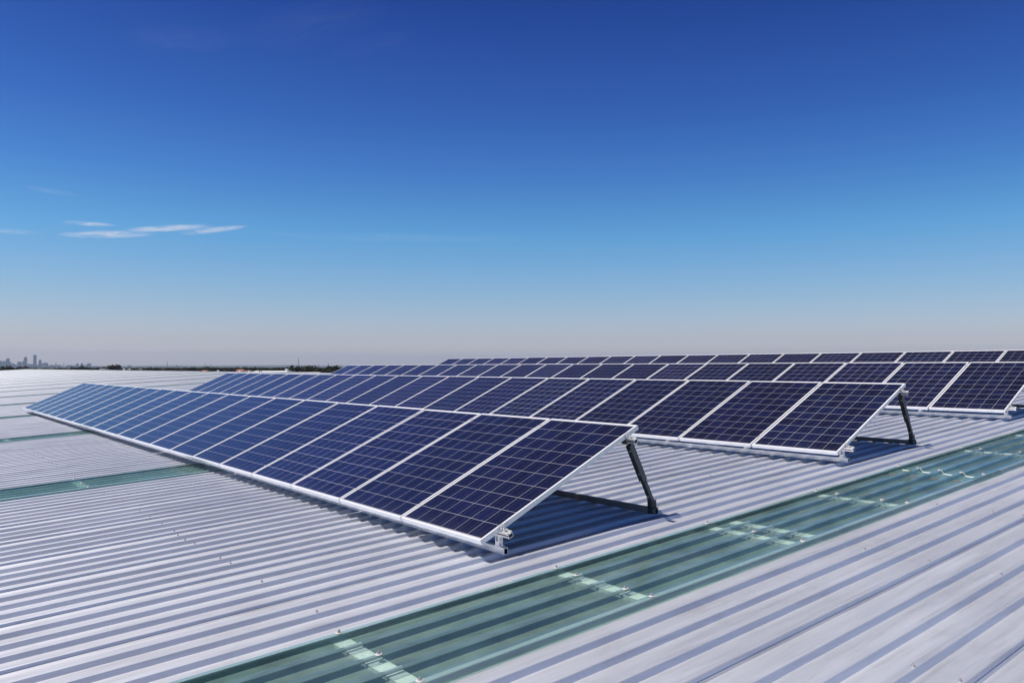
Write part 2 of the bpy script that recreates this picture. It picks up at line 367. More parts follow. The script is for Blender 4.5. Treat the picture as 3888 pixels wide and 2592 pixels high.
e0, e1, r0 = RU(0, U_EAVE+.15, HP-.03), back(0, LEN2-.15, HP-.03), RU(0, U_RIDGE, HP-.03)
mb = MB(); t = .12
xa, xb = x0+.05, x1-.05
for xw in (xa, xb-t):
    sec = [(e0.y, GROUND_Z), (e1.y, GROUND_Z), (e1.y, e1.z), (r0.y, r0.z), (e0.y, e0.z)]
    vs = [Vector((xw, y, z)) for y, z in sec]+[Vector((xw+t, y, z)) for y, z in sec]
    mb.add(vs, [tuple(range(4, -1, -1)), tuple(range(5, 10))]+[(i, (i+1) % 5, 5+(i+1) % 5, 5+i) for i in range(5)])
for e in (e0, e1): mb.box(xa+t, xb-t, e.y-t/2, e.y+t/2, GROUND_Z, e.z-.02)
mb.build('wall', M['wall'], warehouse)
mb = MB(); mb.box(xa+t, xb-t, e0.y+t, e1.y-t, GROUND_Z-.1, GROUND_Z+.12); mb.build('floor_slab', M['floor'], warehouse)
# purlins (seen through the rooflights)
PURL = [-1.245+1.4865*k for k in range(-9, 12)]
for U in PURL + [1.728+.245]:
    mb = MB(); z0 = HP-.004
    M4 = Matrix(((1,0,0,0), (0,uv.y,nv.y,0), (0,uv.z,nv.z,0), (0,0,0,1)))
    mb.box(xa+t+.01, xb-t-.01, U-.045, U+.045, z0-.003, z0, 0, M4)
    mb.box(xa+t+.01, xb-t-.01, U+.0375, U+.0445, z0-.2, z0-.0035, 0, M4)
    mb.box(xa+t+.01, xb-t-.01, U-.0445, U-.0415, z0-.02, z0-.0035, 0, M4)
    mb.build('purlin', M['purlin'], warehouse)
# rooflight sheets
def sky_profile(j0):
    pts = []
    for q in rib_profile(j0+1)[:0]: pass
    x = RIB0+RP*j0
    pts += [(x-.0165, HC+.0015), (x+.016, HC+.0035), (x+.0205, HC-.001), (x+.026, HP)]
    for k in (1, 2, 3): pts += rib_profile(j0+k)
    x = RIB0+RP*(j0+4)
    pts += [(x-.028, HP), (x-.0195, HC-.0005), (x-.0160, HC+.0040), (x+.018, HC+.0040), (x+.0235, HC-.0005), (x+.0270, HC-.016), (x+.0345, HP+.0030), (x+.050, HP+.0030)]
    return pts
SCREW_SUB = []
screw_me = washer_me = None
def screw_proto():
    mb = MB(); mb.tube((0,0,0), (0,0,.004), .0085, .008, 12); mb.tube((0,0,.004), (0,0,.012), .0058, .0052, 6)
    o = mb.build('roof_screw', M['screw']); COL.objects.unlink(o); return o
def washer_proto():
    mb = MB(); mb.tube((0,0,.000), (0,0,.004), .018, .0145, 16, 0); mb.tube((0,0,.004), (0,0,.008), .010, .009, 10, 1); mb.tube((0,0,.008), (0,0,.017), .0062, .0055, 6, 1)
    o = mb.build('sealed_screw', [M['washer'], M['screw']]); COL.objects.unlink(o); return o
P_SCREW, P_WASH = screw_proto(), washer_proto()
def put_screw(proto, X, U, h, parent, rz=0.0):
    o = proto.copy(); COL.objects.link(o); o.parent = parent
    o.location = RU(X, U, h); o.rotation_euler = (RHO, 0, rz)
    return o
SCREWS_SKY = {-1.245: (0,2,4), .21: (0,1,3,4), 1.71: (0,2,4), 3.21: (0,1,3,4), 4.70: (0,1,2,3,4), 6.17: (0,1,3,4), 7.65: (0,2,3,4), 9.15: (0,1,3,4)}
for j0 in SKY_STARTS:
    near = j0 in (0, -36)
    if j0+4 > NEAR_J or j0 < FAR_J: continue
    lo = strip_mesh([sky_profile(j0)], 'skylight_sheet', M['sheet'], warehouse, U_EAVE-.01, 5.02, 0.0, 0.0)
    hi = strip_mesh([sky_profile(j0)], 'skylight_sheet', M['sheet'], warehouse, 4.43, U_RIDGE-.2, 0.0032, 0.0)
    if near:
        for U, ks in SCREWS_SKY.items():
            for k in ks: put_screw(P_WASH, RIB0+RP*(j0+k)+rnd.uniform(-.004, .004), U+rnd.uniform(-.012, .012), HC+(.0045 if k in (0, 4) else .0025)+(.0032 if U > 4.5 else 0), hi if U > 4.5 else lo, rnd.random()*6)
    if j0 == 0:
        # lap joint: white sealant beads and a rusty edge across the pans
        for k in range(4):
            for U, mm, hh, nm in ((4.70, 'seal', .0050, 'sealant_bead'), (4.425, 'rust', .0024, 'rusty_lap_edge')):
                mb = MB(); xa_, xb_ = RIB0+RP*(j0+k)+.036, RIB0+RP*(j0+k+1)-.036; ring = []
                for i in range(9):
                    t_ = i/8; x = xa_+(xb_-xa_)*t_; U_ = U - (.02*math.sin(t_*math.pi) if mm == 'seal' else .004*math.sin(t_*9+k))
                    q = (.007 if mm == 'seal' else .005)*(.6+.4*math.sin(t_*math.pi)); ring.append([RU(x, U_-q, HP+hh-.001), RU(x, U_-q*.5, HP+hh+.002), RU(x, U_+q*.5, HP+hh+.002), RU(x, U_+q, HP+hh-.001)])
                if mm == 'seal' and k < 4 and k > 0:
                    xr = RIB0+RP*(j0+k)+.017; ring.insert(0, [RU(xr, U-.007, HC+.005), RU(xr, U-.003, HC+.008), RU(xr, U+.003, HC+.008), RU(xr, U+.007, HC+.005)])
                for a in range(len(ring)-1): mb.add(ring[a]+ring[a+1], [(i, i+1, 5+i, 4+i) for i in range(3)]+[(3, 0, 4, 7)])
                mb.build(nm, M[mm], hi)
            for U in (6.17, 7.65, 9.15):
                mb = MB(); xa_, xb_ = RIB0+RP*(j0+k)+.04, RIB0+RP*(j0+k+1)-.045
                mb.bar(RU(xa_, U-.005, HP+.006), RU(xb_, U-.010, HP+.006), .010, .002, uv)
                mb.build('sealant_bead', M['seal'], hi)
# roof screws along the purlins
forced = {(8, 1), (7, 1), (6, 2), (4, 2), (2, 2), (4, 3), (3, 3), (1, 3), (11, 1), (10, 2), (8, 3)}
cand = []
for k, U in enumerate(PURL):
    for jj in range(-60, 26):
        kk = k-9+0
        if any(j0 <= jj <= j0+4 for j0 in SKY_STARTS): continue
        if any(abs(U-(r+.9)) < 1.2 for r in ROWS) and jj < 1: continue
        i = jj-4
        ok = (i, kk) in forced or (i > 8 and rnd.random() < .45) or (i <= 0 and rnd.random() < .40)
        if ok:
            p = RU(RIB0+RP*jj, U, HC); d = (p-CAM).length
            cand.append((d, jj, U))
cand.sort()
rest = MB()
for q, (d, jj, U) in enumerate(cand):
    X, U2 = RIB0+RP*jj+rnd.uniform(-.004, .004), U+.05+rnd.uniform(-.02, .02)
    h = HC+(.0012 if jj % 4 == 0 else 0)
    if q < 100: put_screw(P_SCREW, X, U2, h, roof, rnd.random()*6)
    else:
        a = RU(X, U2, h); rest.tube(a, a+nv*.004, .0085, .008, 8); rest.tube(a+nv*.004, a+nv*.012, .0058, .0052, 6)
tag(rest.build('roof_screws', M['screw'], roof), kind='stuff')

# ------------------------------------------------------------------ solar panels
def make_panel():
    root = empty('solar_panel')
    mb = MB(); w, l, t = PW/2, PL, .013
    bars = [(-w, -w+t, 0, l), (w-t, w, 0, l), (-w+t, w-t, 0, t), (-w+t, w-t, l-t, l)]
    for a, b, c, d in bars: mb.box(a, b, c, d, -.036, 0)
    fr = mb.build('frame', M['frame'], root, bevel=.0012)
    mb = MB(); mb.box(-w+t-.004, w-t+.004, t-.004, l-t+.004, -.0075, -.0022)
    mb.m = [0]*6; mb.m[0] = 1
    mb.build('cell_sheet', [M['cell'], M['back']], root)
    mb = MB(); mb.box(-.06, .06, l-.22, l-.10, -.030, -.0078); mb.build('junction_box', M['dark'], root, bevel=.003)
    return root
ORD = ['', 'first', 'second', 'third', 'fourth', 'fifth', 'sixth', 'seventh', 'eighth', 'ninth', 'tenth', 'eleventh', 'twelfth', 'thirteenth']
ROWNAME = ['front row', 'second row', 'third row', 'rear row']
def panel_label(r, n):
    last = NPAN[r]-1
    if r < 3 and n == 0: return 'dark blue solar panel at the near right end of the %s' % ROWNAME[r]
    if n == last: return 'pale blue solar panel at the far left end of the %s' % ROWNAME[r]
    if r == 3:
        if n == 0: return 'dark solar panel of the rear row past the right edge of the view'
        if n == 1: return 'dark solar panel of the rear row cut off by the right edge of the photo'
        if n <= 11: return 'dark blue solar panel of the rear row, %s from the right edge of the photo' % ORD[n]
        return 'small blue solar panel of the rear row, %s from its far left end' % ORD[last-n+1]
    if n <= 10: return 'dark blue solar panel, %s from the near right end of the %s' % (ORD[n+1], ROWNAME[r])
    return 'bright blue solar panel, %s from the far left end of the %s' % (ORD[last-n+1], ROWNAME[r])
proto = make_panel(); first = True
for r in range(4):
    base = uv*ROWS[r]
    for n in range(NPAN[r]):
        o = proto if first else dup(proto); first = False
        o.location = base + Vector((-PITCH*(n+.5)+.01, 0, 0)) + Vector((0, rnd.uniform(-.001, .001), rnd.uniform(-.0008, .0008)))
        o.rotation_euler = (TILT+R(rnd.uniform(-.12, .12)), 0, R(rnd.uniform(-.03, .03)))
        tag(o, panel_label(r, n), 'solar panel', 'solar panels of the '+ROWNAME[r])

# ------------------------------------------------------------------ mounting frames (one per row)
def slope_pt(t, off):      # point on the panel slope in row coordinates (U, h); off below the glass
    return Vector((0, t*math.cos(TR)+off*math.sin(TR), t*math.sin(TR)-off*math.cos(TR)))
T_LO, T_UP = .185, 1.510
FB_U, RB_U = .195, 1.700   # base rails
BT = HC+.0455              # top of the base rails
def make_mount(r):
    xl = -PITCH*NPAN[r]
    root = empty('mounting_frame', None, ['aluminium mounting frame on the ribbed roof under the front row of panels', 'aluminium mounting frame on the ribbed roof under the second row of panels',
                 'aluminium mounting frame on the ribbed roof under the third row of panels', 'aluminium mounting frame under the rear row of panels at the ridge'][r], 'mounting frame', 'mounting frames of the solar rows')
    root.location = uv*ROWS[r]; root.rotation_euler = (RHO, 0, 0)
    # base rails: hollow section lying across the rib crests
    for U, joint in ((FB_U, -2.9), (RB_U, -.86)):
        mb = MB(); mb.hollow(xl-.03, .015, U, HC+.0008+.0225, .034, .0445, .0035, 0, 1)
        x = joint
        while x > xl+1:
            mb.box(x-.0015, x+.0015, U-.0185, U+.0185, HC+.001, BT+.0015); mb.box(x, x+.06, U-.0182, U+.0182, HC+.012, BT+.001) if U < 1 else None
            x -= 6.0
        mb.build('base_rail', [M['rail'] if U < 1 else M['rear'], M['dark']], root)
    # panel rails under the frames, following the panel slope
    for t_ in (T_LO, T_UP):
        c = slope_pt(t_, .0365+.021); ax = Vector((0, math.cos(TR), math.sin(TR))); az = Vector((0, -math.sin(TR), math.cos(TR)))
        mb = MB(); M4 = Matrix(((1,0,0,0), (0,ax.y,az.y,c.y), (0,ax.z,az.z,c.z), (0,0,0,1)))
        xr = .075
        sec = [(-.020,-.020), (.020,-.020), (.020,.020), (.007,.020), (.007,.010), (-.007,.010), (-.007,.020), (-.020,.020)]
        vs = [M4 @ Vector((x, a, b)) for x in (xl-.06, xr) for a, b in sec]; n = 8
        mb.add(vs, [(i, (i+1) % n, n+(i+1) % n, n+i)[::-1] for i in range(n)])
        ins = [(-.016,-.016), (.016,-.016), (.016,.006), (-.016,.006)]
        vs = [M4 @ Vector((xr+.0006, a, b)) for a, b in ins]; mb.add(vs, [(0,1,2,3)], 1)  # flat dark patch painted as the shade inside the rail end
        mb.add([M4 @ Vector((xr, a, b)) for a, b in sec], [(0,1,2,3,4,5,6,7)])
        # dark strips on the flanks, groove shade put into their colour
        for sgn in (-1, 1): mb.box(xl-.06, xr-.001, sgn*.0202-.0006, sgn*.0202+.0006, -.004, .004, 1, M4)
        mb.build('panel_rail', [M['rail'], M['dark']], root)
    # front feet: two upright plates on a flange, bolted to the lower panel rail
    c = slope_pt(T_LO, .0365+.021)
    def foot():
        mb = MB()
        mb.box(-.040, .040, FB_U-.016, FB_U+.016, BT+.0008, BT+.0048)
        top = c.z-.010
        for x in (-.019, .015): mb.box(x, x+.0045, FB_U-.017, FB_U+.017, BT+.005, top)
        mb.box(-.0145, .0148, FB_U-.014, FB_U-.011, BT+.005, BT+.032)
        M4 = Matrix.Translation((0, c.y, c.z)) @ Matrix.Rotation(TR, 4, 'X')
        mb.box(-.022, .022, .0205, .0245, -.03, .022, 0, M4)
        mb.box(-.022, .022, -.022, .0245, -.0245, -.0205, 0, M4)
        return mb.build('front_foot', M['rail'], root)
    def bolt(parent, loc, ax=(1,0,0)):
        mb = MB(); a = Vector(loc); d = Vector(ax); mb.tube(a, a+d*.003, .0105, .0105, 12); mb.tube(a+d*.003, a+d*.011, .0075, .0070, 6)
        return mb.build('bolt', M['steel'], parent)
    f0 = foot(); f0.location.x = -.055; b0 = bolt(f0, (.0196, FB_U+.003, BT+.042)); 
    mb = MB(); mb.tube((.030, FB_U, BT+.0048), (.030, FB_U, BT+.0065), .009, .009, 10); mb.tube((.030, FB_U, BT+.0065), (.030, FB_U, BT+.014), .0065, .006, 6); mb.build('bolt', M['steel'], f0)
    x = -.055-1.143
    while x > xl:
        g = f0.copy(); COL.objects.link(g); g.parent = root; g.location.x = x
        for ch in f0.children: q = ch.copy(); COL.objects.link(q); q.parent = g
        x -= 1.143
    # rear legs: a channel sleeve over an inner tube, leaning back from the upper panel rail to the rear base rail
    ct = slope_pt(T_UP, .0365+.038)
    a = Vector((0, RB_U, BT+.030)); b = Vector((0, ct.y+.030, ct.z-.020)); d = (b-a)
    def leg():
        mb = MB()
        nn = d.normalized().cross(Vector((1,0,0)))
        mb.bar(a, a+d*.62, .034, .030, (1,0,0))
        for sx in (-.0205, .0205): mb.bar(a+d*.40+Vector((sx,0,0)), a+d*.985+Vector((sx,0,0)), .005, .046, (1,0,0), 1 if sx > 0 else 0)
        mb.bar(a+d*.40+nn*.0205, a+d*.985+nn*.0205, .0355, .004, (1,0,0)); mb.bar(a+d*.63, a+d*.985, .034, .026, (1,0,0))
        mb.bar(a+d*.03+Vector((.0195,0,0)), a+d*.38+Vector((.0195,0,0)), .004, .030, (1,0,0), 1)
        # packer in the shaded leg colour that wraps the foot in front of the rail
        mb.box(-.020, .018, RB_U-.034, RB_U-.0205, HC+.001, BT+.075)
        # head bracket that holds the rail
        M4 = Matrix.Translation((0, ct.y, ct.z)) @ Matrix.Rotation(TR, 4, 'X')
        mb.box(-.026, .026, -.026, .026, -.006, -.002, 0, M4)
        for y in (-.0262, .0222): mb.box(-.026, .026, y, y+.004, -.0019, .030, 0, M4)
        # shoe on the base rail
        mb.box(-.045, .045, RB_U-.020, RB_U+.020, BT+.0008, BT+.005)
        for sx in (-.0245, .0195): mb.box(sx, sx+.005, RB_U-.020, RB_U+.020, BT+.0052, BT+.062)
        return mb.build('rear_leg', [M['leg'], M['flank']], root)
    l0 = leg(); l0.location.x = -.026
    for tt in (.14, .52, .90):
        p = a+d*tt; nn_ = d.normalized().cross(Vector((1,0,0))); bolt(l0, p-nn_*(.0135), -nn_)
    x = -.026-2.286
    while x > xl:
        g = l0.copy(); COL.objects.link(g); g.parent = root; g.location.x = x
        for ch in l0.children: q = ch.copy(); COL.objects.link(q); q.parent = g
        x -= 2.286
    # clamps
    def clamp(end):
        mb = MB(); M4 = Matrix.Rotation(TR, 4, 'X')
        if end:
            mb.box(.0105, .0140, -.022, .022, -.0375, .0030, 0, M4); mb.box(-.004, .0138, -.022, .022, .0008, .0040, 0, M4); mb.box(.0142, .034, -.022, .022, -.0360, -.032, 0, M4)
            mb.tube(M4 @ Vector((.024, 0, -.029)), M4 @ Vector((.024, 0, -.013)), .0065, .006, 8, 1)
        else:
            mb.box(-.016, .016, -.024, .024, .0008, .0042, 0, M4); mb.box(-.006, .006, -.024, .024, -.030, .0006, 0, M4)
            mb.tube(M4 @ Vector((0, 0, .0042)), M4 @ Vector((0, 0, .0095)), .0065, .006, 6, 1)
        return mb.build('end_clamp' if end else 'mid_clamp', [M['rail'], M['steel']], root)
    e = clamp(True); m_ = clamp(False); fe = fm = True
    for t_ in (T_LO, T_UP):
        s = slope_pt(t_, 0)
        g = e if fe else e.copy()
        if not fe: COL.objects.link(g)
        g.parent = root; g.location = (-.008+.0085, s.y, s.z); fe = False
        g = e.copy(); COL.objects.link(g); g.parent = root; g.location = (xl+.012-.001, s.y, s.z); g.rotation_euler = (0, 0, 0); g.scale = (-1, 1, 1)
        for n in range(1, NPAN[r]):
            g = m_ if fm else m_.copy()
            if not fm: COL.objects.link(g)
            g.parent = root; g.location = (-PITCH*n+.010-.010+.010, s.y, s.z); fm = False
    # black leads tied along the lower panel rail, sagging between the ties
    mb = MB(); prev = None; x = -.30; c = slope_pt(T_LO+.05, .062); rc = random.Random(40+r)
    while x > xl+.3:
        span = rc.uniform(.7, 1.1); sag = rc.uniform(.010, .045)
        for i in range(9):
            q = i/8; p = Vector((x-span*q, c.y+.01*math.sin(q*5), c.z-.004-sag*4*q*(1-q)))
            if prev is not None: mb.tube(prev, p, .0042, .0042, 6, 0, False)
            prev = p
        x -= span
    mb.build('cable', M['dark'], root)
    return root
for r in range(4): make_mount(r)

# ------------------------------------------------------------------ ground and hills
def disc(name, rad, z, m, n=96):
    v = [Vector((0, 0, z))]; f = []
    rings = [30, 120, 500, 2000, 8000, rad]
    for q in rings:
        for i in range(n): v.append(Vector((q*math.cos(2*math.pi*i/n), q*math.sin(2*math.pi*i/n), z)))
    for i in range(n): f.append((0, 1+i, 1+(i+1) % n))
    for k in range(len(rings)-1):
        for i in range(n): f.append((1+k*n+i, 1+(k+1)*n+i, 1+(k+1)*n+(i+1) % n, 1+k*n+(i+1) % n))
    return mesh_obj(name, v, f, m)
tag(disc('ground', 24000, GROUND_Z, M['ground']), kind='structure')
def ridge_mesh(name, d0, width, px0, px1, heights, m, seed, n=160):
    """a low range of hills with a rounded cross-section"""
    rr = random.Random(seed); v = []; f = []; S = 7
    ph = [rr.uniform(0, 6.28) for _ in range(6)]
    for i in range(n+1):
        t_ = i/n; px = px0+(px1-px0)*t_
        k = t_*(len(heights)-1); a = int(min(k, len(heights)-2)); hgt = heights[a]+(heights[a+1]-heights[a])*(k-a)
        hgt *= 1+.10*math.sin(t_*37+ph[0])+.07*math.sin(t_*83+ph[1])+.04*math.sin(t_*171+ph[2])
        for s in range(S):
            q = s/(S-1); p = far(px, d0+width*(q-.5)*2)
            p.z = GROUND_Z-2+hgt*math.sin(math.pi*q)**.8 if 0 < s < S-1 else GROUND_Z-2
            v.append(p)
    for i in range(n):
        for s in range(S-1): f.append((i*S+s, (i+1)*S+s, (i+1)*S+s+1, i*S+s+1))
    return tag(mesh_obj(name, v, f, m, smooth=True), kind='structure')
ridge_mesh('hills', 19500, 1500, -1200, 5200, [40, 45, 48, 52, 50, 44, 40, 38, 40, 44, 50, 50], M['hill'], 3)
ridge_mesh('hill', 5200, 350, 735, 850, [4, 11, 17, 16, 15, 5], M['hill'], 9, 40)

# ------------------------------------------------------------------ city skyline
CITY = 15000.0
def tower(px0, px1, py, label, style='slab', m='tower_a', dd=0, name='skyscraper', steps=None):
    D = CITY+dd; w = (px1-px0)/FPX*D; c = far((px0+px1)/2, D); h = zat(py, D)-GROUND_Z
    mb = MB(); dp = w*.8
    if style == 'slab':
        mb.box(-w/2, w/2, -dp/2, dp/2, 0, h*.95); mb.box(-w*.32, w*.32, -dp*.3, dp*.3, h*.95, h)
    elif style == 'step':
        mb.box(-w/2, w/2, -dp/2, dp/2, 0, h*.55); mb.box(-w*.40, w*.32, -dp*.4, dp*.4, h*.55, h*.86); mb.box(-w*.26, w*.20, -dp*.3, dp*.3, h*.86, h)
    elif style == 'spire':
        mb.box(-w/2, w/2, -dp/2, dp/2, 0, h*.80); mb.box(-w*.3, w*.3, -dp*.3, dp*.3, h*.80, h*.88); mb.tube((0,0,h*.88), (0,0,h), w*.16, w*.03, 8)
    elif style == 'wedge':
        mb.box(-w/2, w/2, -dp/2, dp/2, 0, h*.86)
        vs = [(-w/2,-dp/2,h*.86), (w/2,-dp/2,h*.86), (w/2,dp/2,h*.86), (-w/2,dp/2,h*.86), (w*.1,-dp/2,h), (w/2,-dp/2,h*.96), (w/2,dp/2,h*.96), (w*.1,dp/2,h)]
        mb.add(vs, [(0,1,5,4), (2,3,7,6), (4,5,6,7), (3,0,4,7), (1,2,6,5)])
    elif style == 'needle':
        mb.tube((0,0,0), (0,0,h*.6), w*.6, w*.45, 8); mb.tube((0,0,h*.6), (0,0,h), w*.45, w*.2, 8); mb.tube((0,0,h*.58), (0,0,h*.63), w*.8, w*.8, 10)
    elif style == 'podium':
        mb.box(-w/2, w/2, -dp/2, dp/2, 0, h*.80); mb.box(-w*.42, -w*.05, -dp*.4, dp*.4, h*.80, h); mb.box(w*.1, w*.38, -dp*.4, dp*.4, h*.80, h*.92)
    for x in (-w*.2, w*.15): mb.box(x-w*.05, x+w*.05, -dp*.1, dp*.1, h*.5, h*.5+1)
    o = mb.build(name, M[m]); o.location = c; o.rotation_euler = (0, 0, YAW+R(rnd.uniform(-12, 12)))
    return tag(o, label, 'skyscraper' if name == 'skyscraper' else 'building', 'hazy city skyline')
T = tower
T(-6, 2, 1366, 'hazy tower cut by the left edge of the photo', 'slab', 'tower_b')
T(3, 21, 1368, 'broad flat topped office tower at the left end of the skyline', 'slab', 'tower_c', 200)
T(25, 35, 1357.5, 'skyscraper with a slanted peak near the left end of the skyline', 'wedge', 'tower_b', -200)
T(34, 42, 1372, 'lower block touching the right side of the slant topped skyscraper', 'slab', 'tower_a', 100)
T(47, 55, 1376.5, 'small square tower right of the slant topped skyscraper', 'podium', 'tower_c', 300)
T(56, 68, 1381.5, 'low wide block filling the dip before the flat grey tower', 'podium', 'tower_a', -400, 'office_block')
T(69, 81, 1370.5, 'plain flat roofed tower left of the second tallest skyscraper', 'slab', 'tower_a', 0)
T(87, 95, 1368, 'shorter tower against the left flank of the second tallest skyscraper', 'slab', 'tower_b', 250)
T(93, 102, 1353, 'second tallest skyscraper, a slim dark slab', 'slab', 'tower_b', 0)
T(104, 122, 1379, 'low stepped block between the two tallest skyscrapers', 'podium', 'tower_c', -300, 'office_block')
T(128.5, 137, 1344.5, 'tallest skyscraper of the whole skyline, slim and flat topped', 'slab', 'tower_b', 0)
T(124, 142, 1378, 'low block around the foot of the tallest skyscraper', 'step', 'tower_a', 350, 'office_block')
T(148, 158, 1363, 'stepped skyscraper just right of the tallest one', 'step', 'tower_a', 0)
T(157, 163, 1376.5, 'slim low tower leaning on the stepped skyscraper', 'slab', 'tower_c', 200)
T(168, 181, 1374, 'blocky tower with notched top right of the stepped skyscraper', 'podium', 'tower_a', 0)
T(165, 188, 1385, 'wide low block under the notched tower', 'podium', 'tower_c', -400, 'office_block')
T(193, 204, 1382.5, 'small low tower with twin bumps right of the city core', 'podium', 'tower_a', 200, 'office_block')
T(211, 230, 1382.5, 'long low office block beneath the thin spire', 'podium', 'tower_c', 0, 'office_block')
T(211.5, 214.5, 1372, 'thin spire standing on the long low office block', 'needle', 'tower_b', 120, 'spire')
T(241.8, 244.2, 1373, 'pencil thin pale chimney alone in the gap of the skyline', 'needle', 'tower_c', -500, 'chimney')
T(257, 286, 1384, 'long low block starting the eastern cluster of the skyline', 'podium', 'tower_b', 300, 'office_block')
T(290, 299, 1378, 'tower with notched roof in the right hand cluster', 'podium', 'tower_a', 0)
T(308.5, 315.5, 1377, 'narrow square tower behind the round dark tree', 'slab', 'tower_b', 0)
T(318, 328, 1384, 'low tower between the narrow square tower and the pointed one', 'slab', 'tower_a', 150, 'office_block')
T(332, 345, 1375.5, 'last pointed tower at the right end of the skyline', 'spire', 'tower_a', 0)
T(487, 498, 1384.5, 'lone hazy tower far right of the city skyline', 'podium', 'tower_b', 0)
T(352, 372, 1388, 'faint low block trailing off right of the skyline', 'podium', 'tower_a', 400, 'office_block')
T(384, 399, 1388, 'faintest low block before the umbrella shaped tree', 'podium', 'tower_c', 400, 'office_block')

# ------------------------------------------------------------------ trees
def make_tree(name, h, w, seed, leaf, kind='round', nleaf=900):
    rr = random.Random(seed); root = empty(name)
    mb = MB(); th = h*.45
    lean = rr.uniform(-.04, .04)*h
    mb.tube((0,0,-.3), (lean*.4,0,th*.6), h*.028, h*.020, 8); mb.tube((lean*.4,0,th*.6), (lean,0,h*.75), h*.020, h*.006, 7)
    clumps = []
    nb = 9 if kind != 'tall' else 11
    for i in range(nb):
        a = i*2.4+rr.uniform(-.4, .4); z0 = th*.5+rr.random()*h*.25
        if kind == 'umbrella': rad = w*.36*math.sqrt(rr.random()); z1 = h*rr.uniform(.70, .88)
        elif kind == 'tall': rad = w*.22*rr.random(); z1 = h*(.25+.62*i/nb)
        else: rad = w*.34*math.sqrt(rr.random()); z1 = h*rr.uniform(.42, .82)
        e = Vector((math.cos(a)*rad+lean, math.sin(a)*rad, z1)); mb.tube((lean*.5, 0, z0), e, h*.011, h*.004, 6)
        clumps.append((e, w*rr.uniform(.17, .28)*(.8 if kind == 'tall' else 1)))
    tr = mb.build('trunk', M['bark'], root)
    v, f = [], []
    for i in range(nleaf):
        c, q = clumps[rr.randrange(len(clumps))]
        dv = Vector((rr.gauss(0, 1), rr.gauss(0, 1), rr.gauss(0, 1))).normalized()*q*rr.random()**.45
        dv.z *= (.55 if kind == 'umbrella' else .8)
        p = c+dv; s = w*rr.uniform(.022, .05)
        ax = Vector((rr.gauss(0, 1), rr.gauss(0, 1), rr.gauss(0, 1)+.4)).normalized(); bx = ax.orthogonal().normalized(); by = ax.cross(bx)
        b = len(v); v += [p-bx*s-by*s*.6, p+bx*s-by*s*.6, p+bx*s*.7+by*s, p-bx*s*.7+by*s]; f.append((b, b+1, b+2, b+3))
    cr = mesh_obj('crown', v, f, M[leaf], root)
    return root
def sized(t):
    vs = [v.co for v in t.children[1].data.vertices]
    return (t, max(v.z for v in vs), max(v.x for v in vs)-min(v.x for v in vs))
PROTO_T = [(make_tree('tree', 10, 8.5, 1, 'leaf'), 10, 8.5), (make_tree('tree', 10, 9.5, 2, 'leaf2'), 10, 9.5), (make_tree('tree', 10, 11, 3, 'leaf', 'umbrella'), 10, 11), (make_tree('tree', 10, 4.2, 4, 'leaf', 'tall'), 10, 4.2), (make_tree('tree', 10, 9, 5, 'leaf'), 10, 9)]
PROTO_T = [sized(q[0]) for q in PROTO_T]
used_t = set()
def tree(k, px0, px1, py, depth, label, group):
    root, h, w = PROTO_T[k]
    if k in used_t: o = dup(root)
    else: o = root; used_t.add(k)
    W = (px1-px0)/FPX*depth; H = zat(py, depth)-GROUND_Z
    o.location = far((px0+px1)/2, depth); o.scale = (W/w, W/w, H/h); o.rotation_euler = (0, 0, rnd.random()*6.28)
    return tag(o, label, 'tree', group)
GA, GB, GC = 'trees beyond the far gable end', 'line of trees beyond the ridge', 'dark trees beside the neighbouring white roof'
for a in [(0, -8, 14, 1397, 620, 'low dark tree at the left edge of the photo below the skyline', GA),
          (4, 10, 27, 1395, 640, 'dark bushy tree second from the left edge below the skyline', GA),
          (0, 26, 46, 1392.8, 650, 'tallest round tree at the left edge, under the skyscrapers', GA),
          (1, 44, 60, 1399, 700, 'low olive shrub like tree right of the tallest left edge tree', GA),
          (4, 77, 95, 1395, 760, 'flat dark tree below the second tallest skyscraper', GA),
          (0, 104, 113, 1396.5, 820, 'small dark tree left of the tallest skyscraper foot', GA),
          (1, 116, 137, 1398.5, 840, 'low reddish tree below the tallest skyscraper', GA),
          (0, 207, 217, 1398, 900, 'tiny dark tree under the thin spire', GA),
          (4, 224, 230, 1398, 900, 'tiny dark tree at the right end of the long low office block', GA),
          (1, 268, 286, 1396.5, 900, 'low brownish tree left of the round dark tree', GA),
          (1, 290, 308, 1397, 920, 'low dark tree joined to the left of the round dark tree', GA),
          (0, 305, 324, 1390.5, 900, 'round dark tree that rises above the right hand towers', GA),
          (4, 331, 342, 1396.5, 900, 'small dark tree below the last pointed tower', GA),
          (0, 354, 364, 1397.5, 880, 'small rounded tree left of the pointed little tree', GA),
          (3, 366, 378, 1394.5, 880, 'small pointed tree left of the white gable', GA),
          (1, 398, 413, 1395.5, 880, 'small dark tree just left of the umbrella shaped tree', GA),
          (2, 422, 452, 1388.5, 860, 'umbrella shaped dark tree beside the distant white sheds', GA)]: tree(*a)
rt = random.Random(21); px = 470
while px < 905:
    w = rt.uniform(16, 30); top = 1399 if px < 700 else 1398
    if px < 540: top = 1402
    tree(rt.choice([0, 1, 4, 0, 1, 3]), px, px+(w if rt.random() > .15 else w*.5), top+rt.uniform(-2.0, 2.5), rt.uniform(760, 1000), 'dark tree in the unbroken line of trees beyond the ridge', GB)
    px += w*.62
for a in [(3, 541, 549, 1396, 900, 'dark pointed tree rising from the left part of the tree line', GB), (3, 676, 686, 1394.5, 900, 'dark pointed tree near the middle of the tree line', GB), (0, 772, 800, 1395, 880, 'broad dark tree under the low purple hill', GB)]: tree(*a)
px = 905
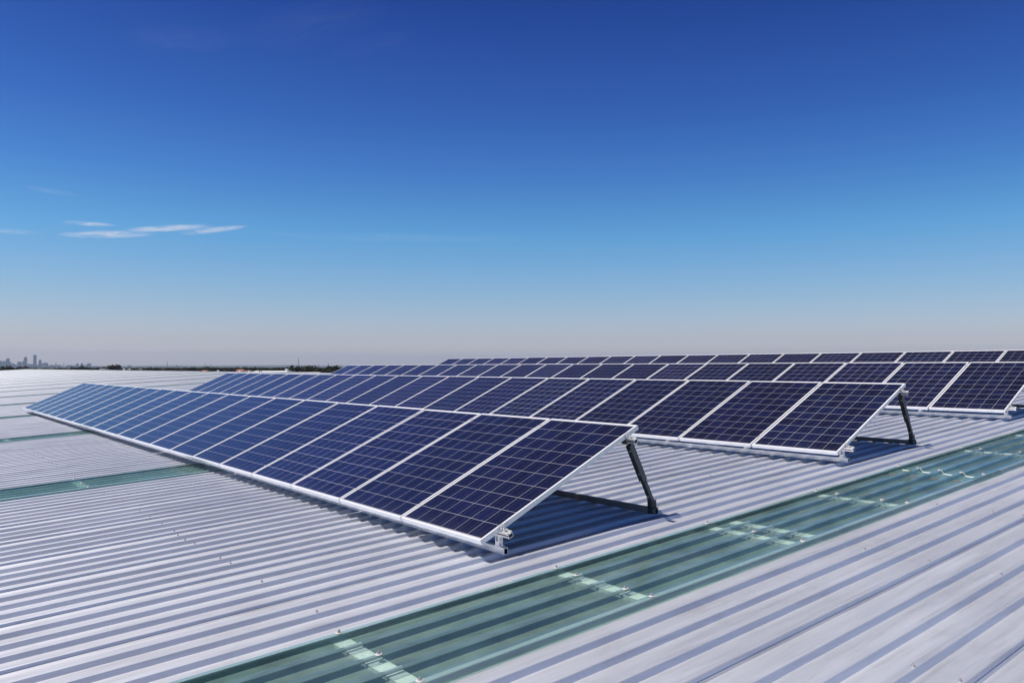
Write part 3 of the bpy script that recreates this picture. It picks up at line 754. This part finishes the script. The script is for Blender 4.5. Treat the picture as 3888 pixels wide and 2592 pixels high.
while px < 1080:
    w = rt.uniform(14, 26)
    tree(rt.choice([0, 1, 4, 1]), px, px+w, 1398.5+rt.uniform(-1, 3), rt.uniform(700, 900), 'small dark tree behind the white roofed neighbour', GB)
    px += w*1.0
for a in [(0, 1078, 1110, 1393.5, 560, 'big dark round tree at the end of the long white roof', GC), (4, 1104, 1132, 1398.5, 540, 'dark tree right of the big round one', GC), (0, 1124, 1160, 1397, 560, 'dark tree below the tall radio mast', GC),
          (4, 1154, 1190, 1398, 540, 'dark tree right of the tall radio mast', GC), (0, 1178, 1228, 1394.5, 560, 'widest dark tree left of the second white shed', GC), (1, 1205, 1232, 1404, 520, 'low dark tree before the second white shed', GC),
          (1, 1252, 1282, 1396.5, 560, 'dark tree right of the second white shed', GC), (0, 1276, 1312, 1394, 560, 'dark tree hidden behind the left end of the third row', GC), (4, 1230, 1262, 1408.5, 500, 'low dark hedge like tree at the foot of the second white shed', GC)]: tree(*a)
# suburb: trees and houses too many to count
v, f = [], []
rs = random.Random(5)
def blob(c, w, h):
    for i in range(26):
        d = Vector((rs.gauss(0, 1), rs.gauss(0, 1), rs.gauss(0, 1))).normalized(); p = c+Vector((d.x*w*.45, d.y*w*.45, h*.62+d.z*h*.36)); s = w*.17
        bx = d.orthogonal().normalized(); by = d.cross(bx); b = len(v)
        v.extend([p-bx*s-by*s, p+bx*s-by*s, p+bx*s*.8+by*s, p-bx*s*.8+by*s]); f.append((b, b+1, b+2, b+3))
for i in range(1500):
    D = 1100+(rs.random()**1.5)*6500; c = far(rs.uniform(-120, 1500), D); blob(c, rs.uniform(7, 13), rs.uniform(5, 9.5))
tag(mesh_obj('suburban_trees', v, f, M['leaf']), 'dark scattered suburban trees fading into the plain below the skyline', 'trees', None, 'stuff')
hm = MB()
for i in range(900):
    D = 1300+(rs.random()**1.3)*6000; c = far(rs.uniform(-120, 1500), D); a = rs.random()*3.14; w, l, h = rs.uniform(8, 14), rs.uniform(10, 20), rs.uniform(3, 5.5)
    if rs.random() < .04: w, l, h = rs.uniform(18, 30), rs.uniform(20, 40), rs.uniform(4, 5)
    M4 = Matrix.Translation(c) @ Matrix.Rotation(a, 4, 'Z'); mi = rs.choice([1, 2, 2, 4, 4]) if w < 17 else 3
    hm.box(-w/2, w/2, -l/2, l/2, 0, h, 0, M4); rh = h+min(w*.18, 2.0)
    hm.add([M4 @ Vector(q) for q in ((-w*.55,-l*.52,h+.01), (w*.55,-l*.52,h+.01), (w*.55,l*.52,h+.01), (-w*.55,l*.52,h+.01), (0,-l*.45,rh), (0,l*.45,rh))], [(0,1,4), (2,3,5), (1,2,5,4), (3,0,4,5)], mi)
tag(hm.build('suburban_houses', [M['shedwall'], M['tile'], M['brick'], M['shed'], M['mast']]), 'tiny low suburban houses spread across the plain below the skyline', 'houses', None, 'stuff')

# ------------------------------------------------------------------ neighbouring buildings
def shed(px0, px1, py, depth, label, length=40, roof='shed', wallm='shedwall', rise=.06, name='industrial_shed', rz=0.0):
    w = (px1-px0)/FPX*depth; h = zat(py, depth)-GROUND_Z; root = empty(name); root.location = far((px0+px1)/2, depth); root.rotation_euler = (0, 0, YAW+rz)
    tag(root, label, 'shed' if name == 'industrial_shed' else 'house')
    e = h-w*rise*.5 if rise < .2 else h-2.2
    mb = MB(); mb.box(-w/2, w/2, 0, length, 0, e-.05); wl = mb.build('wall', M[wallm], root)
    mb = MB()
    for x in (-w*.3, 0, w*.3): mb.box(x-1.4, x+1.4, -.06, -.01, 0, min(3.6, e*.5))
    mb.build('door', M['mast'], root)
    mb = MB(); o_ = .4; y0, y1 = -o_, length+o_; ridge = (0, length*.5)
    A = [(-w/2-o_, y0, e), (w/2+o_, y0, e), (w/2+o_, y1, e), (-w/2-o_, y1, e), (-w/2-o_, length/2, h), (w/2+o_, length/2, h)]
    B = [(x, y, z-.18) for x, y, z in A]
    mb.add(A+B, [(0,1,5,4), (4,5,2,3), (7,6,10,11), (11,10,9,8), (0,6,7,1), (2,8,9,3), (0,4,10,6), (4,3,9,10), (1,7,11,5), (5,11,8,2)])
    mb.build('roof', M[roof], root)
    return root, e, w
n1, e1_, w1 = shed(957, 1087, 1406.5, 400, 'neighbouring building with a long plain white roof beyond the second row', 16)
mb = MB(); mb.box(w1*.40, w1*.47, 4, 6, e1_+.2, e1_+1.5); mb.box(w1*.39, w1*.48, 3.9, 6.1, e1_+1.5, e1_+1.65); mb.build('roof_vent', M['shed'], n1)
mb = MB(); mb.box(-w1*.32, -w1*.29, 1, 2, e1_+.05, e1_+.9); mb.tube((-w1*.25, 1.5, e1_), (-w1*.25, 1.5, e1_+1.0), .25, .25, 10); mb.build('flue', M['mast'], n1)
shed(1086, 1202, 1412, 380, 'lower neighbouring building with a thin flat white roof beside dark trees', 12)
shed(451, 522, 1399, 1200, 'distant white industrial shed right of the umbrella shaped tree', 40)
shed(905, 970, 1399.8, 1000, 'distant white roofed shed behind the red brick houses', 30)
shed(1226, 1258, 1400.5, 900, 'distant white shed between dark trees beyond the third row', 25)
shed(1227, 1252, 1408.5, 620, 'small low white roofed shed in front of the distant white shed', 10)
shed(378, 399, 1398, 870, 'small white gabled building left of the umbrella shaped tree', 14)
shed(896, 919, 1401, 640, 'red roofed brick house left of the white neighbouring roof', 9, 'tile', 'brick', .5, 'brick_house')
shed(922, 948, 1405, 560, 'brown brick house touching the white neighbouring roof', 9, 'brick', 'brick', .5, 'brick_house')
shed(764, 780, 1404, 640, 'orange tiled house half hidden in the tree line', 8, 'tile', 'brick', .5, 'brick_house')
for px, lab in ((829, 'small white vent box on the far ridge left of the second row'), (913, 'small white vent box on the ridge below the red roofed house'), (947, 'small white vent box on the ridge below the brown brick house')):
    k_ = px-1944; ray = (RC @ Vector(((px-1944)/FPX, 1, -(1410-1296)/FPX)))
    t_ = (EW.y-CAM.y)/ray.y; X = CAM.x+ray.x*t_
    mb = MB(); z = RU(X, U_RIDGE, HC).z; mb.box(X-.07, X+.07, EW.y-.05, EW.y+.05, z, z+.08); mb.box(X-.09, X+.09, EW.y-.07, EW.y+.07, z+.08, z+.10)
    tag(mb.build('roof_vent', M['shed']), lab, 'vent')

# ------------------------------------------------------------------ masts and pylons
def pylon(px, py, depth, label, kind='pylon', group='masts and pylons on the horizon'):
    H = zat(py, depth)-GROUND_Z; mb = MB(); b = H*.09 if kind == 'pylon' else H*.022; tp = H*.012; r_ = H*.0042 if kind == 'pylon' else H*.004
    n = 8; lev = [(H*i/n, b+(tp-b)*(i/n)**.7) for i in range(n+1)]
    if kind in ('pylon', 'lattice'):
        for i in range(n):
            z0, w0 = lev[i]; z1, w1_ = lev[i+1]; c0 = [(-w0,-w0), (w0,-w0), (w0,w0), (-w0,w0)]; c1 = [(-w1_,-w1_), (w1_,-w1_), (w1_,w1_), (-w1_,w1_)]
            for q in range(4):
                mb.tube((*c0[q], z0), (*c1[q], z1), r_, r_, 5); mb.tube((*c0[q], z0), (*c1[(q+1) % 4], z1), r_*.6, r_*.6, 4)
        if kind == 'pylon':
            for z, a in ((H*.95, .10), (H*.84, .14), (H*.73, .17)):
                mb.bar((-H*a, 0, z), (H*a, 0, z), r_*2, r_*2, (0,0,1)); mb.tube((-H*a, 0, z), (-H*a, 0, z-H*.035), r_*.8, r_*.8, 5); mb.tube((H*a, 0, z), (H*a, 0, z-H*.035), r_*.8, r_*.8, 5)
    elif kind == 'pole':
        mb.tube((0,0,0), (0,0,H*.97), H*.018, H*.010, 8); mb.box(-H*.05, H*.05, -H*.02, H*.02, H*.93, H); mb.tube((0,0,H*.85), (0,0,H*.90), H*.03, H*.03, 8)
    elif kind == 'floodlight':
        mb.tube((0,0,0), (0,0,H*.93), H*.016, H*.010, 8); mb.box(-H*.14, H*.14, -H*.02, H*.02, H*.90, H); mb.bar((-H*.12,0,H*.88), (0,0,H*.80), r_*2, r_*2, (0,1,0)); mb.bar((H*.12,0,H*.88), (0,0,H*.80), r_*2, r_*2, (0,1,0))
    if kind == 'lattice': mb.box(-H*.05, H*.05, -H*.05, H*.05, 0, H*.14, 1); mb.tube((0,0,H), (0,0,H*1.02), r_, r_, 5); mb.box(-b*2, b*2, -b, b, H*.60, H*.63)
    o = mb.build({'pylon': 'power_pylon', 'lattice': 'radio_mast', 'pole': 'antenna_pole', 'floodlight': 'floodlight_mast'}[kind], [M['mast'], M['shed']])
    o.location = far(px, depth); o.rotation_euler = (0, 0, YAW+R(rnd.uniform(-20, 20)))
    return tag(o, label, {'pylon': 'pylon', 'lattice': 'radio mast', 'pole': 'antenna', 'floodlight': 'floodlight'}[kind], group)
pylon(635, 1370, 2000, 'tall slim pylon over the left part of the tree line', 'lattice')
pylon(672, 1386.5, 1500, 'short mast with a broad T shaped head above the trees', 'floodlight')
pylon(780, 1376, 3200, 'faint pylon standing before the low purple hill')
pylon(800, 1379, 3600, 'fainter pylon just right of the one before the purple hill')
pylon(921, 1384, 3600, 'faint short pylon above the red roofed house')
pylon(935, 1383, 2600, 'pylon with cross arms above the distant white roofed shed')
pylon(1002.5, 1383, 4200, 'very faint pylon midway along the white neighbouring roof')
pylon(1133.7, 1357, 1700, 'tallest lattice radio mast with a white base above the dark trees', 'lattice')
pylon(1210, 1380, 1500, 'pylon above the widest dark tree')
pylon(1247, 1380, 1100, 'thick antenna pole above the second white shed', 'pole')
pylon(1256, 1385, 2600, 'faint pylon right of the thick antenna pole')
pylon(106, 1388, 1500, 'thin pale pylon between the second tallest skyscraper and low block', 'floodlight')

# ------------------------------------------------------------------ haze
hz = MB(); hz.box(-25500, 25500, -25500, 25500, GROUND_Z-3, 420)
m = bpy.data.materials.new('hazy_air'); m.use_nodes = True; nt = m.node_tree; nt.nodes.clear()
out = N(nt, 'ShaderNodeOutputMaterial'); pv = N(nt, 'ShaderNodeVolumePrincipled')
pv.inputs['Color'].default_value = (0.62, 0.77, 1.0, 1); pv.inputs['Density'].default_value = 3.8e-5; pv.inputs['Anisotropy'].default_value = 0.2
L(nt, pv.outputs[0], out.inputs['Volume'])
tag(hz.build('haze', m), kind='stuff')

# ------------------------------------------------------------------ sky and sun
S = (Vector((-.2, 0, 0)) + uv*(-.40) + nv).normalized()      # towards the sun
sun_el = math.asin(S.z); sun_az = math.atan2(S.x, S.y)
w = bpy.data.worlds.new('World'); scene.world = w; w.use_nodes = True; nt = w.node_tree; nt.nodes.clear()
out = N(nt, 'ShaderNodeOutputWorld'); bg = N(nt, 'ShaderNodeBackground'); bg.inputs['Strength'].default_value = 0.15
sky = N(nt, 'ShaderNodeTexSky'); sky.sky_type = 'NISHITA'; sky.sun_disc = False
sky.sun_elevation = sun_el; sky.sun_rotation = sun_az; sky.altitude = 20; sky.air_density = 1.0; sky.dust_density = 0.6; sky.ozone_density = 2.5
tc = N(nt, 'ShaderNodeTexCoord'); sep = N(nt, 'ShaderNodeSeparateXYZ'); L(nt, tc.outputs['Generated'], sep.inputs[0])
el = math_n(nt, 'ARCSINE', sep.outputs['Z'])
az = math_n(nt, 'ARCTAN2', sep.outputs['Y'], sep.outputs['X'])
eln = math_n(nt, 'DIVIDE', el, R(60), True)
tint = ramp(nt, eln, [(0.0, (0.96, 0.90, 1.13)), (0.033, (0.72, 0.67, 0.83)), (0.08, (0.53, 0.64, 0.79)), (0.155, (0.29, 0.60, 0.82)), (0.225, (0.175, 0.43, 0.76)), (0.29, (0.115, 0.30, 0.68)), (0.413, (0.052, 0.165, 0.52)), (0.55, (0.024, 0.060, 0.17)), (1.0, (0.018, 0.028, 0.055))])  # upper stops darken the unseen sky overhead to deepen the shadows
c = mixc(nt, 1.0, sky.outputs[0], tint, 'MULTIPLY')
# wispy clouds in the direction of the photo's left side
FA = math.pi/2+YAW
def cloud(c, px, py, hw, hh, slope, gain, seed, sc):
    a0 = FA-math.atan((px-1944)/FPX); e0_ = math.atan((1392-py)/FPX*math.cos(a0-FA))
    da = math_n(nt, 'SUBTRACT', a0, az); de = math_n(nt, 'SUBTRACT', el, e0_)
    de = math_n(nt, 'SUBTRACT', de, math_n(nt, 'MULTIPLY', da, slope))
    cb = N(nt, 'ShaderNodeCombineXYZ'); L(nt, math_n(nt, 'MULTIPLY', da, sc), cb.inputs[0]); L(nt, math_n(nt, 'MULTIPLY', de, sc*6), cb.inputs[1]); cb.inputs[2].default_value = seed
    nz = N(nt, 'ShaderNodeTexNoise', Scale=1.0, Detail=10.0, Roughness=0.68, Distortion=0.9); L(nt, cb.outputs[0], nz.inputs['Vector'])
    x = math_n(nt, 'DIVIDE', da, hw); y = math_n(nt, 'DIVIDE', de, hh)
    rr = math_n(nt, 'SUBTRACT', 1.0, math_n(nt, 'ADD', math_n(nt, 'MULTIPLY', x, x), math_n(nt, 'MULTIPLY', y, y)), True)
    k = math_n(nt, 'MULTIPLY', rr, math_n(nt, 'MULTIPLY', math_n(nt, 'SUBTRACT', nz.outputs['Fac'], .34, True), gain), True)
    return mixc(nt, k, c, (4.9, 5.0, 5.6))
c = cloud(c, 400, 886, .052, .0048, .085, 3.4, 1.0, 26)
c = cloud(c, 640, 862, .050, .0042, .12, 3.2, 2.0, 26)
c = cloud(c, 805, 870, .040, .0038, .17, 3.0, 3.0, 26)
c = cloud(c, 325, 845, .030, .0028, .02, 2.2, 4.0, 26)
c = cloud(c, 20, 872, .035, .0030, .0, 1.5, 5.0, 26)
c = cloud(c, 200, 722, .035, .0035, -.08, .35, 6.0, 26)
c = cloud(c, 680, 130, .07, .016, .10, .10, 7.0, 22)
c = cloud(c, 1180, 70, .10, .028, .25, .07, 11.0, 18)
c = cloud(c, 1420, 150, .06, .014, .30, .06, 12.0, 22)
c = cloud(c, 1500, 900, .20, .006, .0, .28, 8.0, 20)
c = cloud(c, 250, 1322, .05, .006, .0, .55, 9.0, 20)
c = cloud(c, 560, 1322, .04, .006, .0, .50, 10.0, 20)
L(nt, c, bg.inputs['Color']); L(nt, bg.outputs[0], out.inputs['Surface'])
sl = bpy.data.lights.new('sun', 'SUN'); sl.energy = 5.0; sl.angle = R(0.5); sl.color = (1.0, 0.94, 0.86)
so = bpy.data.objects.new('sun', sl); COL.objects.link(so); so.rotation_euler = S.to_track_quat('Z', 'Y').to_euler()

# ------------------------------------------------------------------ camera
cd = bpy.data.cameras.new('camera'); cd.sensor_fit = 'HORIZONTAL'; cd.sensor_width = 36.0; cd.lens = FPX/3888*36; cd.clip_start = 0.05; cd.clip_end = 80000
co = bpy.data.objects.new('camera', cd); COL.objects.link(co)
rg, fw, up = RC.col[0], RC.col[1], RC.col[2]
m3 = Matrix((rg, up, -fw)).transposed()
co.matrix_world = Matrix.Translation(CAM) @ m3.to_4x4()
scene.camera = co
scene.view_settings.view_transform = 'Standard'; scene.view_settings.look = 'None'; scene.view_settings.gamma = 1.0; scene.view_settings.exposure = 0.0
scene.view_settings.use_curve_mapping = False
scene.cycles.max_bounces = 10; scene.cycles.transparent_max_bounces = 12; scene.cycles.volume_bounces = 0
scene.cycles.use_denoising = True
